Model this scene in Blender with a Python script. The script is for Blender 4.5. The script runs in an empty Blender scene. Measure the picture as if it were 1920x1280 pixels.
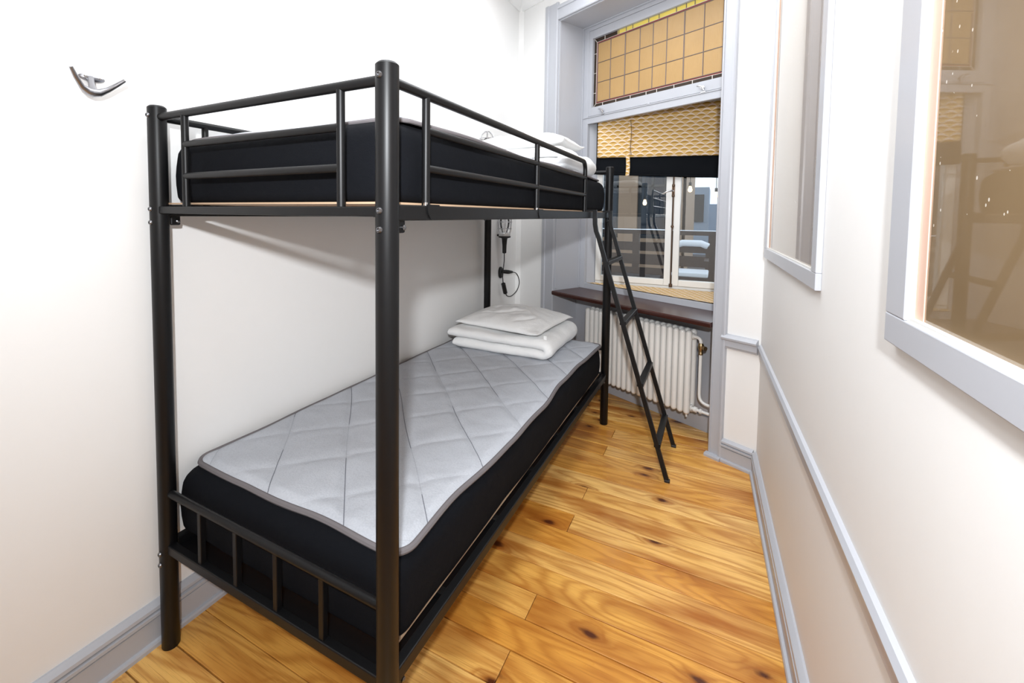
import bpy, math, random
from mathutils import Vector, Matrix, noise
random.seed(7)
R = math.radians
sc = bpy.context.scene
col = sc.collection
PI = math.pi

# ------------------------------------------------------------------ camera
def cam_setup():
    y, p, r = R(-27.7601), R(-2.9688), R(0.5771)
    fwd = Vector((math.sin(y)*math.cos(p), math.cos(y)*math.cos(p), math.sin(p)))
    right = Vector((math.cos(y), -math.sin(y), 0)); up = right.cross(fwd)
    r2 = right*math.cos(r) + up*math.sin(r); u2 = up*math.cos(r) - right*math.sin(r)
    cd = bpy.data.cameras.new('camera'); c = bpy.data.objects.new('camera', cd); col.objects.link(c)
    m = Matrix((r2, u2, -fwd)).transposed().to_4x4(); m.translation = (1.5162, -0.7332, 1.3464)
    c.matrix_world = m
    cd.sensor_fit = 'HORIZONTAL'; cd.sensor_width = 36; cd.lens = 840.18/1920*36
    cd.shift_x = (960-900.488)/1920; cd.shift_y = (445.2748-640)/1920
    cd.clip_start = .01; cd.clip_end = 200
    sc.camera = c
cam_setup()
# ------------------------------------------------------------------ world, lights, exposure
w = bpy.data.worlds.new('world'); sc.world = w; w.use_nodes = True
w.node_tree.nodes['Background'].inputs[0].default_value = (.78, .87, 1.0, 1)
w.node_tree.nodes['Background'].inputs[1].default_value = 1.3
def area(name, loc, target, size, power, color=(1, 1, 1), size_y=None, shape=None):
    l = bpy.data.lights.new(name, 'AREA'); l.energy = power; l.color = color; l.size = size
    if size_y: l.shape = 'RECTANGLE'; l.size_y = size_y
    if shape: l.shape = shape
    o = bpy.data.objects.new(name, l); col.objects.link(o); o.location = loc
    o.rotation_euler = (Vector(target)-Vector(loc)).to_track_quat('-Z', 'Y').to_euler()
    return o
fl_ = area('camera_flash', (1.60, -.94, 1.665), (.62, 2.0, 1.30), .07, 22, (.93, .965, 1.0), shape='DISK')
fl_.data.spread = R(140)
area('ceiling_bounce_fill', (.95, .75, 3.0), (.95, .75, 0), 1.2, 40, (.925, .962, 1.0), size_y=3.2)  # unseen area light added in place of soft bounce off the ceiling
vs = sc.view_settings
vs.view_transform = 'Standard'; vs.look = 'None'; vs.gamma = 1; vs.use_curve_mapping = False
vs.exposure = .44

# ------------------------------------------------------------------ helpers
class MB:
    def __init__(s): s.v = []; s.f = []
    def add(s, vs_, fs):
        b = len(s.v); s.v += [tuple(q) for q in vs_]; s.f += [tuple(i+b for i in f) for f in fs]; return s
    def hexa(s, a):      # 8 points: bottom 4 ccw, top 4 ccw
        return s.add(a, [(3, 2, 1, 0), (4, 5, 6, 7), (0, 1, 5, 4), (1, 2, 6, 5), (2, 3, 7, 6), (3, 0, 4, 7)])
    def box(s, x0, x1, y0, y1, z0, z1, F=None):
        p = [(x0, y0, z0), (x1, y0, z0), (x1, y1, z0), (x0, y1, z0), (x0, y0, z1), (x1, y0, z1), (x1, y1, z1), (x0, y1, z1)]
        if F: p = [F(*q) for q in p]
        return s.hexa(p)
    def cyl(s, a, b, r, n=16, r2=None, cap=True):
        return s.tube([a, b], r, n, cap=cap, r2=r2)
    def tube(s, pts, r, n=10, cap=True, r2=None, ref=None, sect=None, closed=False):
        pts = [Vector(p) for p in pts]; m = len(pts); b0 = len(s.v); vv = []
        for i, p in enumerate(pts):
            if closed: t = pts[(i+1) % m]-pts[i-1]
            else: t = pts[min(i+1, m-1)]-pts[max(i-1, 0)]
            t.normalize()
            if ref is not None: u = Vector(ref)
            elif i == 0: u = Vector((0, 0, 1)) if abs(t.z) < .9 else Vector((1, 0, 0))
            u = (u - t*u.dot(t)).normalized(); w_ = t.cross(u)
            rr = r if r2 is None else r+(r2-r)*i/(m-1)
            if isinstance(rr, (list, tuple)): rr = rr[i]
            sec = sect or [(math.cos(2*PI*k/n), math.sin(2*PI*k/n)) for k in range(n)]
            k_ = 1
            if sect and 0 < i < m-1:   # keep section width through mitred bends
                d1 = (pts[i]-pts[i-1]).normalized(); k_ = 1/max(.5, d1.dot(t))
            for (a, c) in sec:
                q = (u*a*k_ + w_*c)*(1 if sect else rr); vv.append(p+q)
        n = len(sec); ff = []
        for i in range(m if closed else m-1):
            j = (i+1) % m
            for k in range(n): ff.append((i*n+k, i*n+(k+1) % n, j*n+(k+1) % n, j*n+k))
        if cap and not closed:
            ff.append(tuple(range(n-1, -1, -1))); ff.append(tuple((m-1)*n+k for k in range(n)))
        return s.add(vv, ff)
    def lathe(s, prof, n=20, F=None):   # prof (r,z) list, axis z
        vv = []; ff = []; m = len(prof)
        for (r, z) in prof:
            for k in range(n):
                q = (r*math.cos(2*PI*k/n), r*math.sin(2*PI*k/n), z); vv.append(F(*q) if F else q)
        for i in range(m-1):
            for k in range(n): ff.append((i*n+k, i*n+(k+1) % n, (i+1)*n+(k+1) % n, (i+1)*n+k))
        ff.append(tuple(range(n-1, -1, -1))); ff.append(tuple((m-1)*n+k for k in range(n)))
        return s.add(vv, ff)
    def prism(s, poly, a0, a1, F):      # poly of (u,v); F(u,v,a)->xyz
        n = len(poly); vv = [F(u, v, a0) for u, v in poly]+[F(u, v, a1) for u, v in poly]
        ff = [(k, (k+1) % n, n+(k+1) % n, n+k) for k in range(n)]+[tuple(range(n-1, -1, -1)), tuple(range(n, 2*n))]
        return s.add(vv, ff)
    def grid(s, nu, nv, fn, wrap=False):
        vv = [fn(i/(nu-1), j/(nv-1)) for j in range(nv) for i in range(nu)]
        ff = [(j*nu+i, j*nu+i+1, (j+1)*nu+i+1, (j+1)*nu+i) for j in range(nv-1) for i in range(nu-1)]
        return s.add(vv, ff)
    def build(s, name, mat, parent=None, smooth=True, angle=38, bevel=0, sub=0, origin=None, solid=0):
        xs = list(zip(*s.v))
        o_ = Vector(origin) if origin is not None else Vector(((min(xs[0])+max(xs[0]))/2, (min(xs[1])+max(xs[1]))/2, min(xs[2])))
        me = bpy.data.meshes.new(name); me.from_pydata([tuple(Vector(q)-o_) for q in s.v], [], s.f)
        import bmesh
        bm = bmesh.new(); bm.from_mesh(me); bmesh.ops.recalc_face_normals(bm, faces=bm.faces); bm.to_mesh(me); bm.free()
        if smooth:
            me.shade_smooth(); me.set_sharp_from_angle(angle=R(angle))
        me.materials.append(mat)
        ob = bpy.data.objects.new(name, me); col.objects.link(ob)
        ob.location = o_
        if parent is not None:
            ob.parent = parent; ob.location = o_-wloc(parent)
        if solid:
            m = ob.modifiers.new('solid', 'SOLIDIFY'); m.thickness = solid; m.offset = -1
        if bevel:
            m = ob.modifiers.new('bevel', 'BEVEL'); m.width = bevel; m.segments = 2; m.limit_method = 'ANGLE'; m.angle_limit = R(40)
        if sub:
            m = ob.modifiers.new('sub', 'SUBSURF'); m.levels = sub; m.render_levels = sub
        return ob
def wloc(o):
    v = Vector(o.location)
    while o.parent: o = o.parent; v += o.location
    return v
def tag(o, label, cat=None, group=None):
    o['label'] = label
    if cat: o['category'] = cat
    if group: o['group'] = group
    return o
def struct(o, label=None):
    o['kind'] = 'structure'
    if label: o['label'] = label
    return o
def empty(name, loc, label=None, cat=None, group=None):
    o = bpy.data.objects.new(name, None); col.objects.link(o); o.location = loc; o.empty_display_size = .05
    if label: tag(o, label, cat, group)
    return o
def copy_tree(o, parent=None, shift=(0, 0, 0)):
    c = o.copy(); col.objects.link(c)
    if parent is not None: c.parent = parent
    else: c.location = Vector(o.location)+Vector(shift)
    for ch in list(o.children): copy_tree(ch, c)
    return c

# window-wall frame: t along the wall to the right, off towards the room, z up
TH, YC = R(26.4508), 2.832
E_ = Vector((math.cos(TH), -math.sin(TH), 0)); N_ = Vector((-math.sin(TH), -math.cos(TH), 0)); O_ = Vector((0, YC, 0))
def WW(t, off, z): return O_+E_*t+N_*off+Vector((0, 0, z))
PH, RX = R(-1.4371), 1.7895
ER = Vector((math.sin(PH), math.cos(PH), 0)); NR = Vector((-math.cos(PH), math.sin(PH), 0)); OR_ = Vector((RX, 0, 0))
def RW(t, off, z): return OR_+ER*t+NR*off+Vector((0, 0, z))
TRC, SRC = 1.9437, 1.9669          # where the two walls meet

# ------------------------------------------------------------------ materials
def nmat(name):
    m = bpy.data.materials.new(name); m.use_nodes = True; nt = m.node_tree
    return m, nt, nt.nodes['Principled BSDF']
def nd(nt, typ, ins=None, **kw):
    n = nt.nodes.new(typ)
    for k, v in kw.items(): setattr(n, k, v)
    for k, v in (ins or {}).items():
        if hasattr(v, 'is_output') or isinstance(v, bpy.types.NodeSocket): nt.links.new(v, n.inputs[k])
        else: n.inputs[k].default_value = v
    return n
def math_(nt, op, a, b=None, c=None, clamp=False):
    d = {0: a}
    if b is not None: d[1] = b
    if c is not None: d[2] = c
    n = nd(nt, 'ShaderNodeMath', d, operation=op); n.use_clamp = clamp
    return n.outputs[0]
def ramp(nt, fac, stops):
    n = nd(nt, 'ShaderNodeValToRGB', {0: fac}); el = n.color_ramp.elements
    while len(el) < len(stops): el.new(.5)
    for e_, (p, c) in zip(el, stops): e_.position = p; e_.color = (*c, 1) if len(c) == 3 else c
    return n.outputs[0]
def mix(nt, fac, a, b, mode='MIX'):
    n = nt.nodes.new('ShaderNodeMix'); n.data_type = 'RGBA'; n.blend_type = mode
    for k, v in ((0, fac), (6, a), (7, b)):
        if isinstance(v, bpy.types.NodeSocket): nt.links.new(v, n.inputs[k])
        else: n.inputs[k].default_value = v if k == 0 else (*v, 1)
    return n.outputs[2]
def bump(nt, p, h, strength=.2, dist=.002):
    b = nd(nt, 'ShaderNodeBump', {'Height': h, 'Strength': strength, 'Distance': dist}); nt.links.new(b.outputs[0], p.inputs['Normal'])
def plain(name, c, rough=.5, metal=0, spec=.5, nscale=0, nstr=.15, ndist=.002, var=0, coat=0):
    m, nt, p = nmat(name)
    p.inputs['Base Color'].default_value = (*c, 1); p.inputs['Roughness'].default_value = rough
    p.inputs['Metallic'].default_value = metal; p.inputs['Specular IOR Level'].default_value = spec
    p.inputs['Coat Weight'].default_value = coat
    if nscale:
        tc = nd(nt, 'ShaderNodeNewGeometry')
        no = nd(nt, 'ShaderNodeTexNoise', {'Vector': tc.outputs['Position'], 'Scale': nscale, 'Detail': 4})
        bump(nt, p, no.outputs[0], nstr, ndist)
        if var:
            n2 = nd(nt, 'ShaderNodeTexNoise', {'Vector': tc.outputs['Position'], 'Scale': nscale*.13+1, 'Detail': 3})
            nt.links.new(mix(nt, n2.outputs[0], tuple(q*(1-var) for q in c), tuple(min(1, q*(1+var)) for q in c)), p.inputs['Base Color'])
    return m
M = {}
M['wall'] = plain('white wall paint', (.87, .862, .85), .55, spec=.3, nscale=160, nstr=.12, ndist=.001, var=.008)
M['ceil'] = plain('white ceiling paint', (.88, .875, .865), .7, spec=.2, nscale=80, nstr=.05)
M['trim'] = plain('grey gloss paint', (.465, .475, .512), .32, spec=.5, nscale=26, nstr=.06, ndist=.002, var=.02)
M['trim_white'] = plain('white gloss paint', (.80, .79, .76), .3, spec=.5, nscale=30, nstr=.05)
M['stop'] = plain('raw pinkish wood stop', (.62, .40, .30), .5, nscale=60, nstr=.1, var=.06)
M['black'] = plain('black powder coated steel', (.0042, .0042, .0048), .42, spec=.29, nscale=900, nstr=.08, ndist=.0004)
M['cap'] = plain('black plastic', (.015, .015, .017), .45)
M['bolt'] = plain('dark steel bolt', (.22, .22, .23), .3, metal=1)
M['chrome'] = plain('polished steel', (.62, .62, .64), .18, metal=1)
M['brushed'] = plain('satin nickel', (.34, .34, .36), .3, metal=1)
M['collar'] = plain('bright aluminium', (.78, .78, .78), .4, metal=.6)
M['brass'] = plain('worn brass', (.42, .30, .16), .35, metal=1)
M['iron'] = plain('dark bronze', (.13, .08, .05), .4, metal=.7)
M['plug'] = plain('black rubber', (.012, .012, .013), .5)
M['radiator'] = plain('white radiator enamel', (.80, .785, .755), .28, coat=.2)
M['plywood'] = plain('pale plywood', (.50, .34, .22), .6, nscale=50, nstr=.1, var=.1)
M['snow'] = plain('snow', (.85, .88, .93), .8, nscale=30, nstr=.3, ndist=.01)
M['asphalt'] = plain('dark asphalt', (.05, .05, .055), .6, nscale=40, nstr=.3, var=.2)
M['fence'] = plain('dark stained timber', (.035, .022, .018), .6, nscale=40, nstr=.2, var=.2)
M['plaster'] = plain('tan plaster', (.36, .25, .17), .85, nscale=20, nstr=.2, var=.08)
M['bluegrey'] = plain('blue grey render', (.30, .37, .46), .85, nscale=20, nstr=.2, var=.08)
M['darkframe'] = plain('dark window frame', (.03, .035, .04), .4)

def fabric(name, c, scale=500, rough=.9, nstr=.35, wr=0, sheen=.2):
    m, nt, p = nmat(name); p.inputs['Base Color'].default_value = (*c, 1)
    p.inputs['Roughness'].default_value = rough; p.inputs['Specular IOR Level'].default_value = .12
    p.inputs['Sheen Weight'].default_value = sheen
    g = nd(nt, 'ShaderNodeNewGeometry').outputs['Position']
    a = nd(nt, 'ShaderNodeTexNoise', {'Vector': g, 'Scale': scale, 'Detail': 2}).outputs[0]
    h = a
    if wr:
        b_ = nd(nt, 'ShaderNodeTexNoise', {'Vector': g, 'Scale': 9, 'Detail': 5, 'Roughness': .55, 'Distortion': .8}).outputs[0]
        h = math_(nt, 'MULTIPLY_ADD', b_, wr, math_(nt, 'MULTIPLY', a, .06))
        bump(nt, p, h, .75, .02)
    else: bump(nt, p, h, nstr, .0008)
    return m
M['sheet_black'] = fabric('black jersey cover', (.0042, .0048, .0068), 700, wr=.35, sheen=.0)
M['linen'] = fabric('white cotton', (.86, .86, .855), 400, wr=.5, sheen=.1)
M['piping'] = fabric('mauve grey binding', (.17, .155, .16), 900, sheen=0)
M['blackout'] = fabric('black blackout cloth', (.005, .006, .008), 600, sheen=0)

def topper_mat():
    m, nt, p = nmat('light grey quilted knit')
    def line(nm, wdt, amt):
        a = nd(nt, 'ShaderNodeAttribute', attribute_name=nm).outputs['Fac']
        d = math_(nt, 'ABSOLUTE', math_(nt, 'SUBTRACT', math_(nt, 'FRACT', math_(nt, 'ADD', a, .5)), .5))
        return math_(nt, 'MULTIPLY', nd(nt, 'ShaderNodeMapRange', {0: d, 1: wdt*.45, 2: wdt, 3: amt, 4: 0}).outputs[0], 1.0)
    vis = nd(nt, 'ShaderNodeAttribute', attribute_name='thread').outputs['Fac']
    st_ = math_(nt, 'MAXIMUM', math_(nt, 'MULTIPLY', line('seam_a', .0085, .85), vis), line('seam_b', .007, .12))
    g = nd(nt, 'ShaderNodeNewGeometry').outputs['Position']
    mp = nd(nt, 'ShaderNodeMapping', {'Vector': g, 'Scale': (1, 1, 1)}).outputs[0]
    v = nd(nt, 'ShaderNodeTexVoronoi', {'Vector': mp, 'Scale': 190}).outputs[0]
    n = nd(nt, 'ShaderNodeTexNoise', {'Vector': g, 'Scale': 7, 'Detail': 3}).outputs[0]
    c = mix(nt, n, (.47, .49, .53), (.54, .56, .60))
    c = mix(nt, math_(nt, 'MULTIPLY', v, .45), c, (.36, .375, .42))
    c = mix(nt, st_, c, (.09, .095, .12))
    nt.links.new(c, p.inputs['Base Color']); p.inputs['Roughness'].default_value = .85
    p.inputs['Specular IOR Level'].default_value = .2
    wr = nd(nt, 'ShaderNodeTexNoise', {'Vector': g, 'Scale': 22, 'Detail': 3, 'Distortion': 1.2}).outputs[0]
    h = math_(nt, 'MULTIPLY_ADD', wr, .8, math_(nt, 'MULTIPLY', v, .25))
    bump(nt, p, h, .35, .006)
    return m
M['topper'] = topper_mat()

def wood_floor():
    m, nt, p = nmat('varnished pine')
    g = nd(nt, 'ShaderNodeNewGeometry').outputs['Position']
    oi = nd(nt, 'ShaderNodeObjectInfo').outputs['Random']
    rnd = math_(nt, 'MULTIPLY', oi, 57.3)
    off = nd(nt, 'ShaderNodeCombineXYZ', {0: rnd, 1: math_(nt, 'MULTIPLY', oi, 31.7), 2: math_(nt, 'MULTIPLY', oi, 91.1)}).outputs[0]
    q = nd(nt, 'ShaderNodeVectorMath', {0: g, 1: off}, operation='ADD').outputs[0]
    def sc_(v, s): return nd(nt, 'ShaderNodeVectorMath', {0: v, 1: s}, operation='MULTIPLY').outputs[0]
    # knots: sparse cells, elongated along the board
    kv = nd(nt, 'ShaderNodeTexVoronoi', {'Vector': sc_(q, (3.0, 6.2, .001)), 'Scale': 1.0, 'Randomness': 1.0}, voronoi_dimensions='2D')
    kd = kv.outputs['Distance']
    pick = nd(nt, 'ShaderNodeSeparateColor', {0: kv.outputs['Color']}).outputs[0]
    on = math_(nt, 'GREATER_THAN', pick, .58)
    kw = nd(nt, 'ShaderNodeTexNoise', {'Vector': sc_(q, (14, 30, 1)), 'Scale': 1, 'Detail': 3}).outputs[0]
    kd2 = math_(nt, 'ADD', kd, math_(nt, 'MULTIPLY_ADD', kw, .14, -.07))
    core = math_(nt, 'MULTIPLY', nd(nt, 'ShaderNodeMapRange', {0: kd2, 1: .04, 2: .10, 3: 1, 4: 0}).outputs[0], on)
    halo = math_(nt, 'MULTIPLY', nd(nt, 'ShaderNodeMapRange', {0: kd2, 1: .05, 2: .30, 3: 1, 4: 0}, interpolation_type='SMOOTHSTEP').outputs[0], on)
    # ring coordinate: flat-sawn arches + deflection round knots
    n1 = nd(nt, 'ShaderNodeTexNoise', {'Vector': sc_(q, (.9, 5.0, .5)), 'Scale': 1, 'Detail': 2, 'Roughness': .4}).outputs[0]
    n2 = nd(nt, 'ShaderNodeTexNoise', {'Vector': sc_(q, (7, 60, 1)), 'Scale': 1, 'Detail': 3}).outputs[0]
    ringc = math_(nt, 'ADD', math_(nt, 'MULTIPLY', n1, 105.), math_(nt, 'MULTIPLY', halo, 9.))
    ringc = math_(nt, 'ADD', ringc, math_(nt, 'MULTIPLY', n2, 2.2))
    ring = math_(nt, 'MULTIPLY_ADD', math_(nt, 'SINE', ringc), .5, .5)
    ring = math_(nt, 'POWER', ring, 2.2)
    fine = nd(nt, 'ShaderNodeTexNoise', {'Vector': sc_(q, (6, 260, 1)), 'Scale': 1, 'Detail': 4, 'Roughness': .65}).outputs[0]
    blot = nd(nt, 'ShaderNodeTexNoise', {'Vector': sc_(q, (2.2, 9, 1)), 'Scale': 1, 'Detail': 3}).outputs[0]
    base = ramp(nt, oi, [(0, (.72, .325, .055)), (.35, (.84, .445, .10)), (.7, (.93, .57, .185)), (1, (.78, .375, .068))])
    base = mix(nt, ramp(nt, blot, [(.46, (0, 0, 0)), (.72, (1, 1, 1))]), base, (.40, .125, .014))
    base = mix(nt, math_(nt, 'MULTIPLY', ring, .5), base, (.42, .135, .016))
    base = mix(nt, math_(nt, 'MULTIPLY', nd(nt, 'ShaderNodeMapRange', {0: fine, 1: .5, 2: .75, 3: 0, 4: 1}).outputs[0], .65), base, (.34, .105, .015))
    base = mix(nt, math_(nt, 'MULTIPLY', halo, .7), base, (.30, .08, .010))
    base = mix(nt, core, base, (.085, .02, .006))
    nt.links.new(base, p.inputs['Base Color'])
    rr = nd(nt, 'ShaderNodeMapRange', {0: blot, 1: .3, 2: .7, 3: .22, 4: .34}).outputs[0]
    nt.links.new(rr, p.inputs['Roughness']); p.inputs['Specular IOR Level'].default_value = .45
    bump(nt, p, math_(nt, 'ADD', math_(nt, 'MULTIPLY', fine, .5), math_(nt, 'MULTIPLY', blot, 1.5)), .12, .002)
    return m
M['floor'] = wood_floor()
M['sub'] = plain('dark floor gap', (.02, .012, .006), .9)

def sill_mat():
    m, nt, p = nmat('dark mahogany varnish')
    g = nd(nt, 'ShaderNodeNewGeometry').outputs['Position']
    mp = nd(nt, 'ShaderNodeMapping', {'Vector': g, 'Rotation': (0, 0, TH)}).outputs[0]
    v = nd(nt, 'ShaderNodeVectorMath', {0: mp, 1: (3, 60, 60)}, operation='MULTIPLY').outputs[0]
    n = nd(nt, 'ShaderNodeTexNoise', {'Vector': v, 'Scale': 1, 'Detail': 4}).outputs[0]
    c = mix(nt, n, (.030, .010, .008), (.075, .024, .018))
    nt.links.new(c, p.inputs['Base Color']); p.inputs['Roughness'].default_value = .28
    return m
M['mahogany'] = sill_mat()

def scallop_mat(name, ax):      # rows of little mustard hills on cream; ax = (u vector, v vector) in world space
    m, nt, p = nmat(name)
    g = nd(nt, 'ShaderNodeNewGeometry').outputs['Position']
    def dot(v): return nd(nt, 'ShaderNodeVectorMath', {0: g, 1: v}, operation='DOT_PRODUCT').outputs['Value']
    u = math_(nt, 'DIVIDE', dot(ax[0]), .068); v = math_(nt, 'DIVIDE', dot(ax[1]), .0265)
    row = math_(nt, 'FLOOR', v); fv = math_(nt, 'FRACT', v)
    uu = math_(nt, 'FRACT', math_(nt, 'MULTIPLY_ADD', row, .5, math_(nt, 'ADD', u, 50)))
    x = math_(nt, 'MULTIPLY_ADD', uu, 2, -1)
    hill = math_(nt, 'SUBTRACT', 1.0, math_(nt, 'MULTIPLY', x, x))
    rt = math_(nt, 'DIVIDE', fv, math_(nt, 'MAXIMUM', hill, .02))
    n = nd(nt, 'ShaderNodeTexNoise', {'Vector': g, 'Scale': 9, 'Detail': 2}).outputs[0]
    must = mix(nt, n, (.46, .255, .045), (.58, .33, .075))
    c = mix(nt, math_(nt, 'LESS_THAN', rt, 1.0), (.78, .54, .24), (.88, .72, .60))
    c = mix(nt, math_(nt, 'LESS_THAN', rt, .52), c, must)
    nt.links.new(c, p.inputs['Base Color']); p.inputs['Roughness'].default_value = .9; p.inputs['Specular IOR Level'].default_value = .15
    f = nd(nt, 'ShaderNodeTexNoise', {'Vector': g, 'Scale': 700}).outputs[0]; bump(nt, p, f, .3, .0006)
    return m
M['scallop'] = scallop_mat('mustard scallop print', ((1, 0, 0), (0, 0, 1)))
M['scallop_flat'] = scallop_mat('mustard scallop print lying', (tuple(E_), tuple(-N_)))

def glass_mat(name, tint=(1, 1, 1), rough=0.0):
    m = bpy.data.materials.new(name); m.use_nodes = True; nt = m.node_tree; nt.nodes.clear()
    out = nt.nodes.new('ShaderNodeOutputMaterial')
    fr = nd(nt, 'ShaderNodeFresnel', {'IOR': 1.55}).outputs[0]
    tr = nd(nt, 'ShaderNodeBsdfTransparent', {'Color': (*tint, 1)}).outputs[0]
    gl = nd(nt, 'ShaderNodeBsdfGlossy', {'Color': (1, 1, 1, 1), 'Roughness': rough}).outputs[0]
    f2 = math_(nt, 'MULTIPLY', fr, 1.6, clamp=True)
    mx = nd(nt, 'ShaderNodeMixShader', {0: f2, 1: tr, 2: gl}); nt.links.new(mx.outputs[0], out.inputs[0])
    return m
M['pane'] = glass_mat('window glass', (.93, .96, .96))
M['bulb_glass'] = glass_mat('bulb glass', (.95, .95, .95), .05)
def stained(name, c, trans, rough=.25, ribs=False):
    m = bpy.data.materials.new(name); m.use_nodes = True; nt = m.node_tree; nt.nodes.clear()
    out = nt.nodes.new('ShaderNodeOutputMaterial')
    g = nd(nt, 'ShaderNodeNewGeometry').outputs['Position']
    n = nd(nt, 'ShaderNodeTexNoise', {'Vector': g, 'Scale': 6, 'Detail': 3}).outputs[0]
    oi = nd(nt, 'ShaderNodeObjectInfo').outputs['Random']
    cc = mix(nt, math_(nt, 'MULTIPLY_ADD', n, .6, math_(nt, 'MULTIPLY', oi, .4)), tuple(q*.86 for q in c), tuple(min(1, q*1.1) for q in c))
    di = nd(nt, 'ShaderNodeBsdfDiffuse', {'Color': cc}); tl = nd(nt, 'ShaderNodeBsdfTranslucent', {'Color': cc})
    gl = nd(nt, 'ShaderNodeBsdfGlossy', {'Roughness': rough})
    if ribs:
        wv = nd(nt, 'ShaderNodeVectorMath', {0: g, 1: tuple(E_*900)}, operation='DOT_PRODUCT').outputs['Value']
        b = nd(nt, 'ShaderNodeBump', {'Height': math_(nt, 'SINE', wv), 'Strength': .35, 'Distance': .0015})
        for s in (di, gl): nt.links.new(b.outputs[0], s.inputs['Normal'])
    a = nd(nt, 'ShaderNodeMixShader', {0: trans, 1: di.outputs[0], 2: tl.outputs[0]})
    f = nd(nt, 'ShaderNodeFresnel', {'IOR': 1.45}).outputs[0]
    b2 = nd(nt, 'ShaderNodeMixShader', {0: f, 1: a.outputs[0], 2: gl.outputs[0]}); nt.links.new(b2.outputs[0], out.inputs[0])
    return m
M['amber'] = stained('amber cathedral glass', (.60, .375, .155), .25, ribs=True)
M['red_glass'] = stained('ruby glass', (.26, .035, .025), .2)
M['painted_glow_glass'] = stained('clear glass with painted yellow glow', (.95, .74, .16), .3)  # clear border glass; the yellow light behind it is put into the colour
M['painted_dark_glass'] = stained('clear border glass painted dark', (.045, .028, .018), .2)  # clear border glass; the dark outdoors behind it is put into the colour
M['lead'] = plain('lead came', (.17, .135, .125), .5, metal=.5)
M['lead_light'] = plain('bright lead came', (.60, .55, .50), .4, metal=.3)

def backed_glass():
    m, nt, p = nmat('glass over brown board')
    g = nd(nt, 'ShaderNodeNewGeometry').outputs['Position']
    n = nd(nt, 'ShaderNodeTexNoise', {'Vector': g, 'Scale': 7, 'Detail': 4}).outputs[0]
    c = mix(nt, n, (.165, .105, .05), (.225, .155, .085))
    sv = nd(nt, 'ShaderNodeVectorMath', {0: g, 1: (1, 1, .75)}, operation='MULTIPLY').outputs[0]
    v = nd(nt, 'ShaderNodeTexVoronoi', {'Vector': sv, 'Scale': 70}); s1 = math_(nt, 'LESS_THAN', v.outputs['Distance'], .12)
    ns = nd(nt, 'ShaderNodeTexNoise', {'Vector': g, 'Scale': 11, 'Detail': 2}).outputs[0]
    s1 = math_(nt, 'MULTIPLY', s1, math_(nt, 'GREATER_THAN', ns, .56))
    c = mix(nt, math_(nt, 'MULTIPLY', s1, .75), c, (.75, .70, .62))
    nt.links.new(c, p.inputs['Base Color']); p.inputs['Roughness'].default_value = .5; p.inputs['Specular IOR Level'].default_value = .1
    p.inputs['Coat Weight'].default_value = 1; p.inputs['Coat Roughness'].default_value = .02; p.inputs['Coat IOR'].default_value = 1.52
    return m
M['backed_glass'] = backed_glass()
def emis(name, c, s):
    m = bpy.data.materials.new(name); m.use_nodes = True; nt = m.node_tree; p = nt.nodes['Principled BSDF']
    p.inputs['Base Color'].default_value = (*c, 1); p.inputs['Emission Color'].default_value = (*c, 1); p.inputs['Emission Strength'].default_value = s
    return m
M['lit_bulb'] = emis('lit warm bulb', (1, .66, .34), 5)

# ================================================================== THE SETTING
# floor: planks run across the room
fl = struct(MB().box(-.1, 2.2, -2.1, 3.3, -.08, -.022).build('floor', M['sub'], smooth=False), 'varnished pine plank floor')
ys = [.122, .245, .365, .485, .604, .718, .844, .966, 1.077, 1.198, 1.325, 1.425, 1.54, 1.655, 1.77, 1.885, 2.0, 2.117, 2.233, 2.35, 2.465, 2.58, 2.70, 2.815, 2.93]
lo = [.0055, -.110, -.226, -.342, -.458, -.575, -.69, -.806, -.922, -1.04, -1.155, -1.27, -1.387, -1.50, -1.62, -1.735, -1.85, -1.965]
ys = lo[::-1]+ys
joint_rows = {.365, .604, 1.077, 1.325, 1.77, 2.0, -.110, -.342, -.69}
for i in range(len(ys)-1):
    g_ = random.choice((.0014, .0018, .0028)); y0, y1 = ys[i]+g_, ys[i+1]-.0014
    segs = [(-.02, .994), (.996, 1.86)] if ys[i] in joint_rows else [(-.02, 1.86)]
    for a, b in segs:
        MB().box(a, b, y0, y1, -.02, random.uniform(-.0006, .0004)).build('plank', M['floor'], fl, smooth=False, bevel=.0016)

HC = 3.13
wl = struct(MB().box(-.12, 0, -2.0, YC+.15, 0, HC).build('wall_left', M['wall'], smooth=False), 'white painted long wall behind the bunk bed')
wr = struct(MB().prism([(-2.1, 0), (2.1, 0), (2.1, -.12), (-2.1, -.12)], 0, HC, lambda u, v, a: RW(u, v, a)).build('wall_right', M['wall'], smooth=False), 'white painted wall with two glazed panels')
wb = struct(MB().box(-.12, 2.2, -2.12, -2.0, 0, HC).build('wall_back', M['wall'], smooth=False))
ce = struct(MB().box(-.12, 2.2, -2.12, 3.4, HC, HC+.08).build('ceiling', M['ceil'], smooth=False))
NL, NRT, NZ = .455, 1.70, 2.828      # niche in the window wall
ww = MB()
ww.box(-.1, NL-.012, -.30, 0, 0, HC, WW); ww.box(NRT+.012, TRC+.1, -.30, 0, 0, HC, WW); ww.box(NL-.012, NRT+.012, -.30, 0, NZ+.012, HC, WW)
struct(ww.build('wall_window', M['wall'], smooth=False), 'white window wall set at a slant with a deep niche')
# rounded bead in the corner of left and window wall
cb = MB(); a_, b_ = Vector((0.0005, 2.80, 0)), WW(.05, .0005, 0); c_ = Vector((-.02, YC+.01, 0))
cb.prism([(0, 0), (1, 0), (2, 0)], 0, HC, lambda u, v, a: (a_, b_, c_)[int(u)]+Vector((0, 0, a)))
struct(cb.build('trim_1', M['wall'], smooth=False), 'white boxed-in corner strip')
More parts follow.
